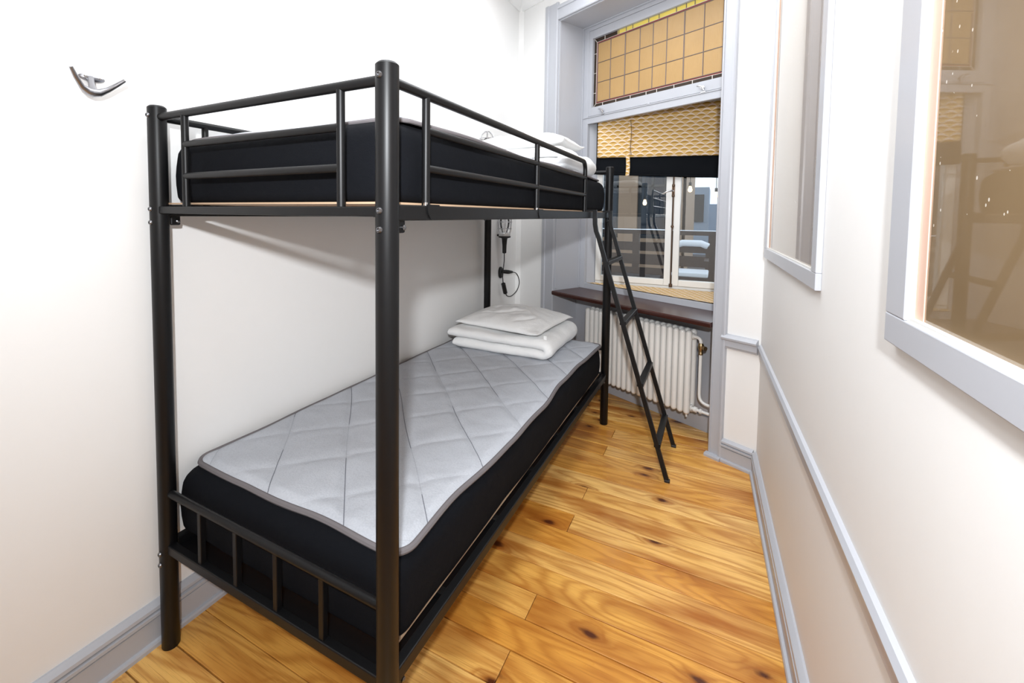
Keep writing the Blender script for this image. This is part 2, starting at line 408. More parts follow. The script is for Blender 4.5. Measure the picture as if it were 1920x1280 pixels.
# cornices (cove profile)
def cove(n=8, s=.095):
    pts = [(0, HC), (0, HC-s), (.012, HC-s), (.012, HC-s+.012)]
    for k in range(n+1):
        a = PI/2*k/n; r = s-.03; pts.append((.012+r-r*math.cos(a), HC-s+.012+r*math.sin(a)))
    pts += [(s-.006, HC-.014), (s, HC-.014), (s, HC)]
    return pts
struct(MB().prism(cove(), -2.0, YC, lambda u, v, a: (u, a, v)).build('trim_2', M['ceil'], angle=25), 'white cove cornice on the left wall')
struct(MB().prism(cove(), 0.0, TRC, lambda u, v, a: WW(a, u, v)).build('trim_3', M['ceil'], angle=25), 'white cove cornice over the window')
# baseboards: stepped profile
BB = [(0, 0), (.030, 0), (.030, .012), (.027, .018), (.019, .020), (.018, .083), (.010, .086), (.010, .089), (.024, .092), (.0235, .102), (.013, .105), (.013, .108), (.0225, .112), (.021, .122), (.012, .130), (.006, .134), (0, .134)]
struct(MB().prism(BB, -2.0, 2.77, lambda u, v, a: (u, a, v)).build('baseboard_left', M['trim'], angle=20), 'grey moulded baseboard under the bunk bed')
struct(MB().prism(BB, -2.0, SRC-.012, lambda u, v, a: RW(a, u, v*.93)).build('baseboard_right', M['trim'], angle=20), 'grey moulded baseboard along the right wall')
bw = MB().prism(BB, .06, .33, lambda u, v, a: WW(a, u, v*.93)); bw.prism(BB, 1.765, TRC-.012, lambda u, v, a: WW(a, u, v*.93))
bw.prism([(0, 0), (.030, 0), (.030, .012), (.026, .018), (0, .02)], 1.69, 1.775, lambda u, v, a: WW(a, u+.012, v))
struct(bw.build('baseboard_window', M['trim'], angle=20), 'grey moulded baseboard beside the window niche')
# chair rails
CR = [(0, 0), (.012, 0), (.014, .008), (.020, .012), (.022, .045), (.030, .050), (.032, .060), (.026, .066), (.018, .074), (0, .078)]
struct(MB().prism(CR, -2.0, SRC-.02, lambda u, v, a: RW(a, u*.5, .628+v*.83)).build('trim_4', M['trim'], angle=20), 'grey dado rail along the right wall')
struct(MB().prism(CR, 1.755, TRC-.01, lambda u, v, a: WW(a, u, .632+v)).build('trim_5', M['trim'], angle=20), 'short grey dado rail beside the window casing')
# casing round the niche
CS = [(0, 0), (0, .014), (.008, .018), (.018, .018), (.022, .013), (.094, .013), (.098, .022), (.118, .024), (.13, .020), (.132, 0)]
struct(MB().prism(CS, 0, NZ+.132, lambda u, v, a: WW(NL-u, v, a)).build('trim_6', M['trim'], angle=25), 'grey window casing, left upright')
struct(MB().prism([(u*.57, v) for u, v in CS], 0, NZ+.132, lambda u, v, a: WW(NRT+u, v, a)).build('trim_7', M['trim'], angle=25), 'grey window casing, right upright')
struct(MB().prism([(u*.8, v) for u, v in CS], NL, NRT, lambda u, v, a: WW(a, v, NZ+u)).build('trim_8', M['trim'], angle=25), 'grey window casing, head')
# niche lining: reveals, soffit, lower back panel
FR = -.285
rv = MB(); rv.box(NL-.014, NL, FR-.02, 0, 0, NZ+.012, WW)
rv.box(NL, NL+.006, FR, FR+.018, .77, NZ, WW); rv.box(NL, NL+.007, -.022, -.002, .77, NZ, WW)
struct(rv.build('trim_9', M['trim'], smooth=False, bevel=.002), 'grey panelled left reveal of the window niche')
struct(MB().box(NRT, NRT+.014, FR-.02, 0, 0, NZ+.012, WW).build('trim_10', M['trim'], smooth=False), 'grey right reveal of the window niche')
rv = MB().box(NL, NRT, FR-.02, 0, NZ, NZ+.012, WW); rv.box(NL, NRT, FR, FR+.02, NZ-.008, NZ, WW); rv.box(NL, NRT, -.022, -.002, NZ-.008, NZ, WW)
struct(rv.build('trim_11', M['trim'], smooth=False, bevel=.002), 'grey soffit of the window niche')
rv = MB().box(NL, NRT, -.33, -.25, 0, .735, WW); rv.box(NL, NRT, -.25, -.235, 0, .10, WW)
struct(rv.build('trim_12', M['trim'], smooth=False, bevel=.002), 'grey painted panel behind the radiator')
sill = MB().prism([(.03, .728), (.034, .736), (.034, .750), (.028, .757), (-.30, .757), (-.30, .728)], NL+.004, NRT-.003, lambda u, v, a: WW(a, u, v))
tag(sill.build('window_sill', M['mahogany'], angle=30), 'dark mahogany window sill board above the white radiator', 'window sill')

# ---------------------------------------------------------------- window 1: leaded transom over a deep double casement
W1 = struct(empty('window_1', WW(1.08, FR, .757)), 'grey framed window with leaded amber transom above casements')
GP = -.31
f = MB()
f.box(NL, .507, FR-.03, FR, .757, NZ, WW); f.box(1.655, NRT, FR-.03, FR, .757, NZ, WW)
f.box(.507, 1.655, FR-.03, FR, 2.795, NZ, WW); f.box(.507, 1.655, FR-.03, FR, 2.072, 2.126, WW); f.box(.507, 1.655, FR-.03, FR, .757, .800, WW)
f.box(NL, NRT, FR, FR+.006, 2.118, 2.126, WW)
f.build('frame', M['trim'], W1, smooth=False, bevel=.002)
# transom sash
GL, GR, GB, GT = .540, 1.576, 2.197, 2.730
s_ = MB()
s_.box(.507, GL, FR-.034, FR-.002, 2.130, 2.793, WW); s_.box(GR, 1.655, FR-.034, FR-.002, 2.130, 2.793, WW)
s_.box(GL, GR, FR-.034, FR-.002, 2.130, GB, WW); s_.box(GL, GR, FR-.034, FR-.002, GT, 2.793, WW)
sash = s_.build('transom_sash', M['trim'], W1, smooth=False, bevel=.002)
def pane(n, mat, t0, t1, z0, z1, par=None, dz=0):
    g_ = .001
    return MB().box(t0+g_, t1-g_, GP-.003+dz, GP+dz, z0+g_, z1-g_, WW).build(n, mat, par or W1, smooth=False)
cols_ = [.577, .698, .829, .953, 1.058, 1.163, 1.287, 1.418, 1.539]
rows_ = [2.237, 2.386, 2.537, 2.687]
for i in range(8):
    for j in range(3): pane('amber_pane', M['amber'], cols_[i], cols_[i+1], rows_[j], rows_[j+1], sash)
# ruby strip pieces
for (a, b, c, d) in ((.566, 1.550, 2.687, 2.699), (.566, 1.550, 2.225, 2.237), (.566, .577, 2.237, 2.687), (1.539, 1.550, 2.237, 2.687)):
    pane('ruby_strip', M['red_glass'], a, b, c, d, sash)
bt = [.566, .632, .756, .883, 1.014, 1.097, 1.225, 1.353, 1.481, 1.550]
for i in range(len(bt)-1): pane('border_pane', M['painted_dark_glass'], bt[i], bt[i+1], GB, 2.225, sash)
tt = [.566, .641, .755, .769, .834, .889, 1.019, 1.099, 1.226, 1.295, 1.353, 1.481, 1.550]
for i in range(len(tt)-1): pane('border_pane', M['painted_dark_glass'] if i < 2 else M['painted_glow_glass'], tt[i], tt[i+1], 2.699, GT, sash)
lt = [2.197, 2.309, 2.463, 2.613, 2.730]
for i in range(4):
    pane('border_pane', M['painted_dark_glass'], GL, .566, lt[i], lt[i+1], sash); pane('border_pane', M['painted_dark_glass'], 1.550, GR, lt[i], lt[i+1], sash)
ld = MB()
def came(m, a, b, r=.0028): m.tube([WW(a[0], GP+.001, a[1]), WW(b[0], GP+.001, b[1])], r, 6)
for i, t in enumerate(cols_): came(ld, (t, 2.237), (t, 2.687), .0042 if i in (2, 6) else .003)
for z in rows_: came(ld, (.577, z), (1.539, z))
ld.build('lead_came', M['lead'], sash)
ld = MB()
for z in (2.225, 2.699): came(ld, (.566, z), (1.55, z), .0022)
for t in (.566, 1.55): came(ld, (t, 2.225), (t, 2.699), .0022)
for t in bt[1:-1]: came(ld, (t, GB), (t, 2.225))
for z in lt[1:-1]:
    came(ld, (GL, z), (.566, z)); came(ld, (1.55, z), (GR, z))
for a, b in (((GL, GB), (.566, 2.225)), ((GL, GT), (.566, 2.699))): came(ld, a, b)
came(ld, (.641, 2.699), (.641, GT))
ld.build('border_came', M['lead_light'], sash)
ld = MB()
for t in tt[2:-1]: came(ld, (t, 2.699), (t, GT))
ld.build('border_came', M['lead'], sash)
# turn-button latches on the transom rail
def latch(t, z):
    m = MB(); m.lathe([(.0, 0), (.011, 0), (.011, .004), (.006, .006), (.005, .016), (.009, .018), (.009, .022), (0, .023)], 14, lambda x, y, q: WW(t+x, FR+.001+q, z+y))
    m.tube([WW(t-.03, FR+.018, z+.012), WW(t-.012, FR+.021, z+.010), WW(t+.006, FR+.021, z), WW(t+.016, FR+.02, z-.022)], [.004, .0055, .006, .004], 8)
    m.box(t-.012, t+.020, FR+.001, FR+.006, z-.036, z-.024, WW)
    m.build('latch', M['chrome'], W1)
latch(.655, 2.155); latch(1.437, 2.155)
m = MB(); m.lathe([(0, 0), (.008, 0), (.008, .006), (0, .008)], 12, lambda x, y, q: WW(1.056+x, FR+.001+q, 2.128+y)); m.build('screw_button', M['trim'], W1)
# deep wedge-shaped opening lining behind the frame: jambs, head, inner sill
YF = 2.925
def P3(x, y, z): return Vector((x, y, z))
jl0 = WW(.507, FR-.03, 0); jr0 = WW(1.655, FR-.03, 0)
def slab(pts, z0, z1): return MB().add([(p.x, p.y, z0) for p in pts]+[(p.x, p.y, z1) for p in pts], [tuple(range(len(pts)-1, -1, -1)), tuple(range(len(pts), 2*len(pts)))]+[(k, (k+1) % len(pts), len(pts)+(k+1) % len(pts), len(pts)+k) for k in range(len(pts))])
j = slab([jl0, P3(.648, YF, 0), P3(.648, YF+.1, 0), P3(.50, YF+.1, 0), WW(.46, FR-.03, 0)], .76, 2.83)
j.build('jamb', M['trim'], W1, smooth=False)
j = slab([jr0, WW(1.75, FR-.03, 0), P3(1.95, YF+.1, 0), P3(1.805, YF+.1, 0), P3(1.805, YF, 0)], .76, 2.83)
j.build('jamb', M['trim'], W1, smooth=False)
slab([WW(.45, FR-.005, 0), WW(1.75, FR-.005, 0), P3(1.95, YF+.1, 0), P3(.45, YF+.1, 0)], .70, .797).build('inner_sill', M['trim'], W1, smooth=False)
slab([WW(.45, FR-.031, 0), WW(1.75, FR-.031, 0), P3(1.95, YF+.2, 0), P3(.45, YF+.2, 0)], 2.835, 2.90).build('head_lining', M['trim'], W1, smooth=False)
ex = MB(); ex.box(-.2, .648, YF+.03, YF+.2, -.3, 3.2); ex.box(1.805, 2.6, YF+.03, YF+.2, -.3, 3.2); ex.box(.648, 1.805, YF+.03, YF+.2, -.3, .80); ex.box(.648, 1.805, YF+.03, YF+.2, 2.80, 3.2)
ex.box(.648, 1.805, YF+.0, YF+.05, 2.14, 2.20)
ex.build('outer_reveal', M['trim_white'], W1, smooth=False)
for side, (x0, x1) in enumerate(((.655, 1.219), (1.231, 1.80))):
    cs = empty('casement', (x0, YF, .80)); cs.parent = W1; cs.location = Vector((x0, YF, .80))-wloc(W1)
    st = .045
    MB().box(x0, x0+st, YF-.015, YF+.03, .822, 2.14).box(x1-st, x1, YF-.015, YF+.03, .822, 2.14).box(x0+st, x1-st, YF-.015, YF+.03, .822, .868).box(x0+st, x1-st, YF-.015, YF+.03, 2.09, 2.14).build('sash', M['trim_white'], cs, smooth=False, bevel=.004)
    MB().box(x0+st-.003, x1-st+.003, YF+.006, YF+.010, .866, 2.092).build('pane', M['pane'], cs, smooth=False)
MB().box(.655, 1.80, YF-.008, YF+.03, .798, .820).build('casement_rail', M['trim_white'], W1, smooth=False, bevel=.003)
# espagnolette bolt on the meeting stiles
eb = MB(); eb.cyl((1.2245, YF-.022, .815), (1.2245, YF-.022, 2.12), .0042, 8)
for z in (.825, 1.27, 1.50, 1.575):
    eb.lathe([(0, -.012), (.009, -.008), (.011, 0), (.009, .008), (0, .012)], 10, lambda x, y, q, z=z: (1.2245+x, YF-.022+y, z+q))
eb.box(1.212, 1.237, YF-.019, YF-.015, .812, .838); eb.box(1.214, 1.235, YF-.019, YF-.015, 1.49, 1.585)
eb.build('bolt_rod', M['iron'], W1)
hd = MB(); hd.tube([(1.2245, YF-.026, 1.535), (1.218, YF-.050, 1.537), (1.185, YF-.060, 1.53), (1.155, YF-.056, 1.512)], [.006, .006, .0065, .005], 10)
hd.build('bolt_handle', M['chrome'], W1)
# transom outer glass
MB().box(.65, 1.80, YF+.05, YF+.054, 2.2, 2.80).build('outer_pane', M['pane'], W1, smooth=False)

# ---------------------------------------------------------------- windows 2 and 3: glazed panels on the right wall
def panel(name, t0, t1, z0, z1, label):
    W = struct(empty(name, RW((t0+t1)/2, 0, z0)), label)
    fw, p = .047, .015
    def bar(a, b, c, d):   # mitred look: separate boards
        return MB().box(a, b, 0.0, p, c, d, RW)
    bar(t0, t1, z0, z0+fw).build('frame_rail', M['trim'], W, smooth=False, bevel=.002)
    bar(t0, t1, z1-fw, z1).build('frame_rail', M['trim'], W, smooth=False, bevel=.002)
    bar(t0, t0+fw+.01, z0+fw, z1-fw).build('frame_stile', M['trim'], W, smooth=False, bevel=.002)
    bar(t1-fw-.028, t1, z0+fw, z1-fw).build('frame_stile', M['trim'], W, smooth=False, bevel=.002)
    a, b, c, d = t0+fw+.01, t1-fw-.028, z0+fw, z1-fw
    MB().box(b-.006, b, 0, .011, c, d, RW).box(a, a+.012, 0, .011, c, d, RW).box(a+.012, b-.006, 0, .011, c, c+.006, RW).box(a+.012, b-.006, 0, .011, d-.006, d, RW).build('painted_lit_lip', M['trim_white'], W, smooth=False)  # lip painted white to give the lit inner side of the grey frame
    MB().box(b-.034, b-.006, 0, .0045, c+.006, d-.006, RW).box(a+.012, a+.03, 0, .0045, c+.006, d-.006, RW).build('glazing_stop', M['stop'], W, smooth=False)
    MB().box(a+.03, b-.034, 0, .003, c+.006, d-.006, RW).build('pane', M['backed_glass'], W, smooth=False)
    return W
panel('window_2', .748, 1.868, 1.150, 2.60, 'tall glazed panel with grey frame nearest the window wall')
panel('window_3', -.95, .232, 1.146, 2.60, 'tall brown backed glazed panel with grey frame nearest the camera')

# ================================================================== BUNK BED
XL, XR, L, H = .0558, .9118, 2.1588, 1.6497
bed = empty('bunk_bed', ((XL+XR)/2, L/2, 0), 'black tubular steel bunk bed against the white wall', 'bunk bed')
for (x, y) in ((XL, 0), (XR, 0), (XR, L), (XL, L)):
    r = .0245
    pz = [(0, 0), (r-.001, 0), (r, .002), (r, H-.002), (r-.002, H)]
    po = MB().lathe(pz, 28, lambda a, b, c, x=x, y=y: (x+a, y+b, c)).build('post', M['black'], bed)
    MB().lathe([(0, H-.004), (r-.003, H-.004), (r-.003, H+.001), (r-.006, H+.0035), (0, H+.004)], 24, lambda a, b, c, x=x, y=y: (x+a, y+b, c)).build('end_cap', M['cap'], po)
    if y == 0:
        for z in (1.623, 1.352, 1.313, .306, .272):
            def F(a, b, c, x=x, z=z): return (x+a, -.0235-c, z+b)
            MB().lathe([(0, 0), (.0075, 0), (.0075, .002), (.0055, .005), (.0033, .0055), (.003, .003), (0, .003)], 14, F).build('bolt', M['bolt'], po)
# upper deck beams
ub = [('side', XL), ('side', XR)]
for k, x in ub:
    MB().box(x-.0125, x+.0125, .02, L-.02, 1.331, 1.3655).build('upper_side_beam', M['black'], bed, smooth=False, bevel=.003)
    MB().box(x-.0125, x+.0125, .02, L-.02, .300, .334).build('lower_side_beam', M['black'], bed, smooth=False, bevel=.003)
    for zz in (1.331, .300):
        for ya in (.045, L-.045):
            br = MB().box(x-.004, x+.004, ya-.017, ya+.012, zz-.027, zz+.004).build('bracket', M['black'], bed, smooth=False, bevel=.004)
            sgn = 1
            MB().lathe([(0, 0), (.006, 0), (.006, .004), (.003, .006), (0, .006)], 10, lambda a, b, c, x=x, ya=ya, zz=zz: (x+.004+c, ya+a+.003, zz-.015+b)).build('bracket_bolt', M['bolt'], br)
for y in (0, L):
    MB().box(XL+.018, XR-.018, y-.0125, y+.0125, 1.339, 1.3605).build('upper_end_beam', M['black'], bed, smooth=False, bevel=.003)
    MB().box(XL+.018, XR-.018, y-.0125, y+.0125, .304, .332).build('lower_end_beam', M['black'], bed, smooth=False, bevel=.003)
    MB().cyl((XL+.02, y, 1.6197), (XR-.02, y, 1.6197), .0112, 14).build('end_top_rail', M['black'], bed)
    for z in (1.533, 1.445): MB().cyl((.195, y, z), (.783, y, z), .0095, 12).build('end_mid_rail', M['black'], bed)
    for x in (.195, .783): MB().cyl((x, y, 1.355), (x, y, 1.618), .0098, 12).build('end_bar', M['black'], bed)
    MB().cyl((XL+.02, y, .4894), (XR-.02, y, .4894), .0112, 14).build('lower_end_rail', M['black'], bed)
    for x in (.2307, .393, .5546, .717): MB().box(x-.008, x+.008, y-.008, y+.008, .328, .486).build('lower_end_bar', M['black'], bed, smooth=False, bevel=.002)
for z in (.306, 1.338):
    for x, sg in ((XL, 1), (XR, -1)): MB().box(min(x, x+sg*.055), max(x, x+sg*.055), .02, L-.02, z, z+.003).build('beam_flange', M['black'], bed, smooth=False)
    for y, sg in ((0, 1), (L, -1)): MB().box(XL+.055, XR-.055, min(y, y+sg*.075), max(y, y+sg*.075), z+.001, z+.004).build('beam_flange', M['black'], bed, smooth=False)
# guard rails
def guard(x, y1, tabs):
    g = MB(); pts = [(x, .02, 1.6197)]; rb = .045
    pts.append((x, y1-rb, 1.6197))
    for k in range(1, 9):
        a = PI/2*k/8; pts.append((x, y1-rb+rb*math.sin(a), 1.6197-rb+rb*math.cos(a)))
    pts.append((x, y1, 1.366)); g.tube(pts, .0108, 12, ref=(1, 0, 0)); g.build('guard_rail', M['black'], bed)
    for z in (1.5393, 1.452): MB().cyl((x, .139, z), (x, y1, z), .0092, 12).build('guard_mid_rail', M['black'], bed)
    for y in (.139, .868):
        b = MB().cyl((x, y, 1.364), (x, y, 1.618), .0098, 12).build('guard_bar', M['black'], bed)
        if tabs:
            pl = [(-.024, .002), (-.024, -.010)]+[(.0+.024*math.cos(PI+PI*k/10), -.012+.022*math.sin(PI+PI*k/10)) for k in range(11)]+[(.024, .002)]
            MB().prism(pl, x+.0128, x+.0155, lambda u, v, a, y=y: (a, y+.012+u, 1.366+v)).build('guard_tab', M['black'], b, smooth=False)
            MB().lathe([(0, 0), (.0055, 0), (.0055, .007), (0, .008)], 10, lambda a, b_, c, y=y: (x+.004+a, y-.006+b_, 1.3655+c)).build('guard_screw', M['chrome'], b)
guard(XR, 1.565, True)
guard(XL, 1.565, False)
# bases
MB().box(.04, .897, .016, L-.02, 1.3664, 1.3712).build('upper_base_board', M['plywood'], bed, smooth=False)
MB().box(.05, .886, .058, L-.05, .335, .3405).build('lower_base_board', M['plywood'], bed, smooth=False)
for z0, n_ in ((1.340, 6), (.308, 6)):
    for k in range(n_):
        y = .25+k*(L-.5)/(n_-1)
        MB().box(XL, XR, y-.012, y+.012, z0, z0+.024).build('cross_bar', M['black'], bed, smooth=False, bevel=.002)

# ---------------------------------------------------------------- ladder
lad = empty('bed_ladder', (1.2, 1.864, 0), 'black steel ladder leaning on the upper bunk beside the radiator', 'ladder')
sec = [(-.0095, -.011), (.0095, -.011), (.0095, .011), (-.0095, .011)]
LP = [(.893, 1.352), (.893, 1.373), (.942, 1.373), (.944, 1.30), (.951, 1.262), (.964, 1.23), (1.338, .002)]
def lad_x(z): return .964+(1.338-.964)*(1.23-z)/1.228
for y in (1.668, 2.06):
    st = MB().tube([(x, y, z) for x, z in LP[2:]], 1, sect=sec, ref=(0, 1, 0)).build('stile', M['black'], lad, angle=30, bevel=.002)
    MB().box(.884, .952, y-.011, y+.011, 1.3665, 1.3765).box(.884, .892, y-.011, y+.011, 1.335, 1.372).build('hook', M['black'], st, smooth=False)
    MB().box(1.325, 1.351, y-.012, y+.012, 0, .014).build('foot_cap', M['cap'], st, smooth=False, bevel=.003)
for z in (1.094, .784, .473, .174):
    x = lad_x(z); MB().box(x-.016, x+.016, 1.668, 2.06, z-.011, z+.011).build('rung', M['black'], lad, smooth=False, bevel=.003)

# ================================================================== BEDDING
def nz(x, y, z, s, seed=0): return noise.noise(Vector((x*s+seed, y*s+seed*1.7, z*s-seed)))
def mattress(name, x0, x1, y0, y1, z0, z1, label, seed):
    m = MB(); rc = .065; nlay = 15; rt = .052
    per = []
    def outline(ins):
        a0, a1, b0, b1 = x0+ins, x1-ins, y0+ins, y1-ins; r = max(.012, rc-ins*.4); pts = []
        for (cx, cy, s) in ((a1-r, b0+r, -PI/2), (a1-r, b1-r, 0), (a0+r, b1-r, PI/2), (a0+r, b0+r, PI)):
            for k in range(9): pts.append((cx+r*math.cos(s+PI/2*k/8), cy+r*math.sin(s+PI/2*k/8)))
        # densify straight runs
        out = []
        for i in range(len(pts)):
            p, q = pts[i], pts[(i+1) % len(pts)]; out.append(p); d = math.dist(p, q); n = 28 if (i % 9 == 8 and i in (8, 26)) else (12 if i % 9 == 8 else 1)
            for k in range(1, n): out.append((p[0]+(q[0]-p[0])*k/n, p[1]+(q[1]-p[1])*k/n))
        return out
    rings = []
    lays = []
    for k in range(7): a = PI/2*k/6; lays.append((z0+rt*.45*(1-math.cos(a)), rt*.45*(1-math.sin(a))))
    for k in range(1, 4): lays.append((z0+rt*.45+(z1-rt-z0-rt*.45)*k/4, -.004*math.sin(PI*k/4)))
    for k in range(7): a = PI/2*k/6; lays.append((z1-rt+rt*math.sin(a), rt*(1-math.cos(a))))
    n = None
    for (z, ins) in lays:
        o = outline(ins); n = len(o)
        rings.append([(x+.005*nz(x, y, z, 6, seed), y+.005*nz(x, y, z, 6, seed+3), z+(.004*nz(x, y, z, 5, seed) if z > z0+.05 else 0)) for x, y in o])
    vv = [p for r_ in rings for p in r_]; ff = []
    for i in range(len(rings)-1):
        for k in range(n): ff.append((i*n+k, i*n+(k+1) % n, (i+1)*n+(k+1) % n, (i+1)*n+k))
    ff.append(tuple(range(n-1, -1, -1))); ff.append(tuple((len(rings)-1)*n+k for k in range(n)))
    m.add(vv, ff)
    return tag(m.build(name, M['sheet_black'], angle=60), label, 'mattress', 'black covered bunk mattresses')
mattress('mattress', .022, .897, .036, 2.115, .341, .530, 'black covered mattress on the lower bunk', 2)
mattress('mattress', .030, .890, .042, 2.150, 1.3718, 1.560, 'black covered mattress on the upper bunk', 9)

def topper(x0, x1, y0, y1, zt, label, seed, nx=86, ny=200, edges=None):
    def fdist(v, sp, off): q = (v-off)/sp; return abs(q-round(q))*sp
    def warp(x, y):
        return .014*nz(x, y, 0, 2.4, seed), .014*nz(x, y, 3, 2.4, seed)
    vs_ = []; stitch = []
    def pos(u, v):
        x = x0+(x1-x0)*u; y = y0+(y1-y0)*v
        # soft corners and a wandering edge
        ed = min(u*(x1-x0), (1-u)*(x1-x0), v*(y1-y0), (1-v)*(y1-y0))
        cr = .05
        ax, ay = min(u, 1-u)*(x1-x0), min(v, 1-v)*(y1-y0)
        if ax < cr and ay < cr:
            # squircle the corner
            dx, dy = cr-ax, cr-ay; l = max(dx, dy); d = math.hypot(dx, dy)
            k = l/d if d > 0 else 1
            x += (1 if u < .5 else -1)*(dx-dx*k); y += (1 if v < .5 else -1)*(dy-dy*k)
        wob = max(0, 1-ed/.18)
        x += wob*(.022*nz(0, y, 0, 3.1, seed+1)+.012*math.sin(y*5.5+seed)) if (u > .5) else wob*.008*nz(0, y, 2, 4, seed)
        y += wob*.022*nz(x, 0, 0, 3.6, seed+2)
        wx, wy = warp(x, y)
        s1 = (y+1.08*x+wy*1.2); s2 = (y-1.02*x+wx*1.2)
        d1 = fdist(s1, .309, .53)/1.47; d2 = fdist(s2, .309, -.13)/1.43
        puff = min(1, d1/.03)*min(1, .35+d2/.05)
        puff = 1-(1-puff)**2
        h = .0085*puff+.004*nz(x, y, 0, 5, seed)+.0025*nz(x, y, 0, 15, seed+4)
        e2 = min(1, ed/.03); h = h*e2+(e2-1)*.004
        vis = 1 if nz(x*.9, y*.9, 1, 3.3, seed+8) > -.25 else .25
        return (x, y, zt+.004+h), ((s1-.53)/.309, (s2+.13)/.309, vis)
    m = MB()
    for j in range(ny):
        for i in range(nx):
            p, s = pos(i/(nx-1), j/(ny-1)); m.v.append(p); stitch.append(s)
    m.f = [(j*nx+i, j*nx+i+1, (j+1)*nx+i+1, (j+1)*nx+i) for j in range(ny-1) for i in range(nx-1)]
    # skirt
    per = [(i, 0) for i in range(nx)]+[(nx-1, j) for j in range(1, ny)]+[(i, ny-1) for i in range(nx-2, -1, -1)]+[(0, j) for j in range(ny-2, 0, -1)]
    pts = [m.v[j*nx+i] for i, j in per]
    root = m.build('mattress_topper', M['topper'], angle=80, solid=.006)
    for k, nm in enumerate(('seam_a', 'seam_b', 'thread')):
        at = root.data.attributes.new(nm, 'FLOAT', 'POINT'); at.data.foreach_set('value', [q[k] for q in stitch])
    tag(root, label, 'mattress topper', 'grey quilted toppers')
    c_ = Vector(((x0+x1)/2, (y0+y1)/2, 0)); 
    path = []
    for q in pts[::2]:
        path.append((q[0], q[1], q[2]-.003))
    tb = MB().tube(path, .0085 if zt < 1 else .0055, 8, closed=True, ref=(0, 0, 1)); tb.build('binding', M['piping'], root)
    return root
topper(.034, .886, .085, 2.085, .536, 'light grey quilted topper on the lower bunk with dark stitch lines', 3, nx=120, ny=280)
topper(.045, .872, .085, 2.115, 1.566, 'light grey quilted topper on the upper bunk mattress', 6, nx=60, ny=140)

def duvet(x0, x1, y0, y1, zb, th, label, seed, slant=0.0, group='folded white duvets'):
    """folded duvet: one layer runs right, turns over in a fat roll, runs back left on top"""
    m = MB(); cl = []
    zc0, zc1 = zb+th*.5, zb+th*1.52; rr = (zc1-zc0)/2; xe = x1-rr-th*.48
    for k in range(16): cl.append((x0+.03+(xe-x0-.03)*k/15, zc0))
    for k in range(1, 12): a = -PI/2+PI*k/12; cl.append((xe+rr*math.cos(a)*1.1, (zc0+zc1)/2+rr*math.sin(a)))
    for k in range(18): cl.append((xe-(xe-x0)*k/17, zc1))
    nv = 40; n = len(cl); half = th*.5
    prof = []
    def ring(v):
        ee = min(v, 1-v)*(y1-y0); pf = math.sqrt(max(0, 1-(max(0, 1-ee/.04))**2)); pf = .3+.7*pf
        out = []; inn = []
        for i, (x, z) in enumerate(cl):
            t = Vector(cl[min(i+1, n-1)])-Vector(cl[max(i-1, 0)]); t.normalize(); nn = Vector((t.y, -t.x))
            e2 = min(i, n-1-i)/2.2; pe = .68+.32*math.sqrt(max(0, 1-max(0, 1-e2)**2))
            hh = half*pf*pe
            out.append((x+nn.x*hh, z+nn.y*hh)); inn.append((x-nn.x*hh*.96, z-nn.y*hh*.96))
        return out+inn[::-1]
    vv = []; N2 = 2*n
    for j in range(nv):
        v = j/(nv-1); y = y0+(y1-y0)*v
        for (x, z) in ring(v):
            dx = .012*nz(x, y, z, 5, seed); dz = .010*nz(x, y, z, 7, seed+2)+.006*nz(x, y*.6, z, 17, seed+5); dy = .02*nz(x, 0, z, 4, seed+7)*(1 if v < .5 else -1)
            if z < zb+th*.3: dz = max(dz, 0)*.3
            vv.append((x+dx, y+dy+slant*(x-x0), max(zb, z+dz)))
    ff = [(j*N2+k, j*N2+(k+1) % N2, (j+1)*N2+(k+1) % N2, (j+1)*N2+k) for j in range(nv-1) for k in range(N2)]
    for k in range(n-1):
        a, b = k, N2-1-k; ff.append((a, b, b-1, a+1)); q = (nv-1)*N2; ff.append((q+a, q+a+1, q+b-1, q+b))
    m.add(vv, ff)
    return tag(m.build('folded_duvet', M['linen'], angle=70), label, 'duvet', group)
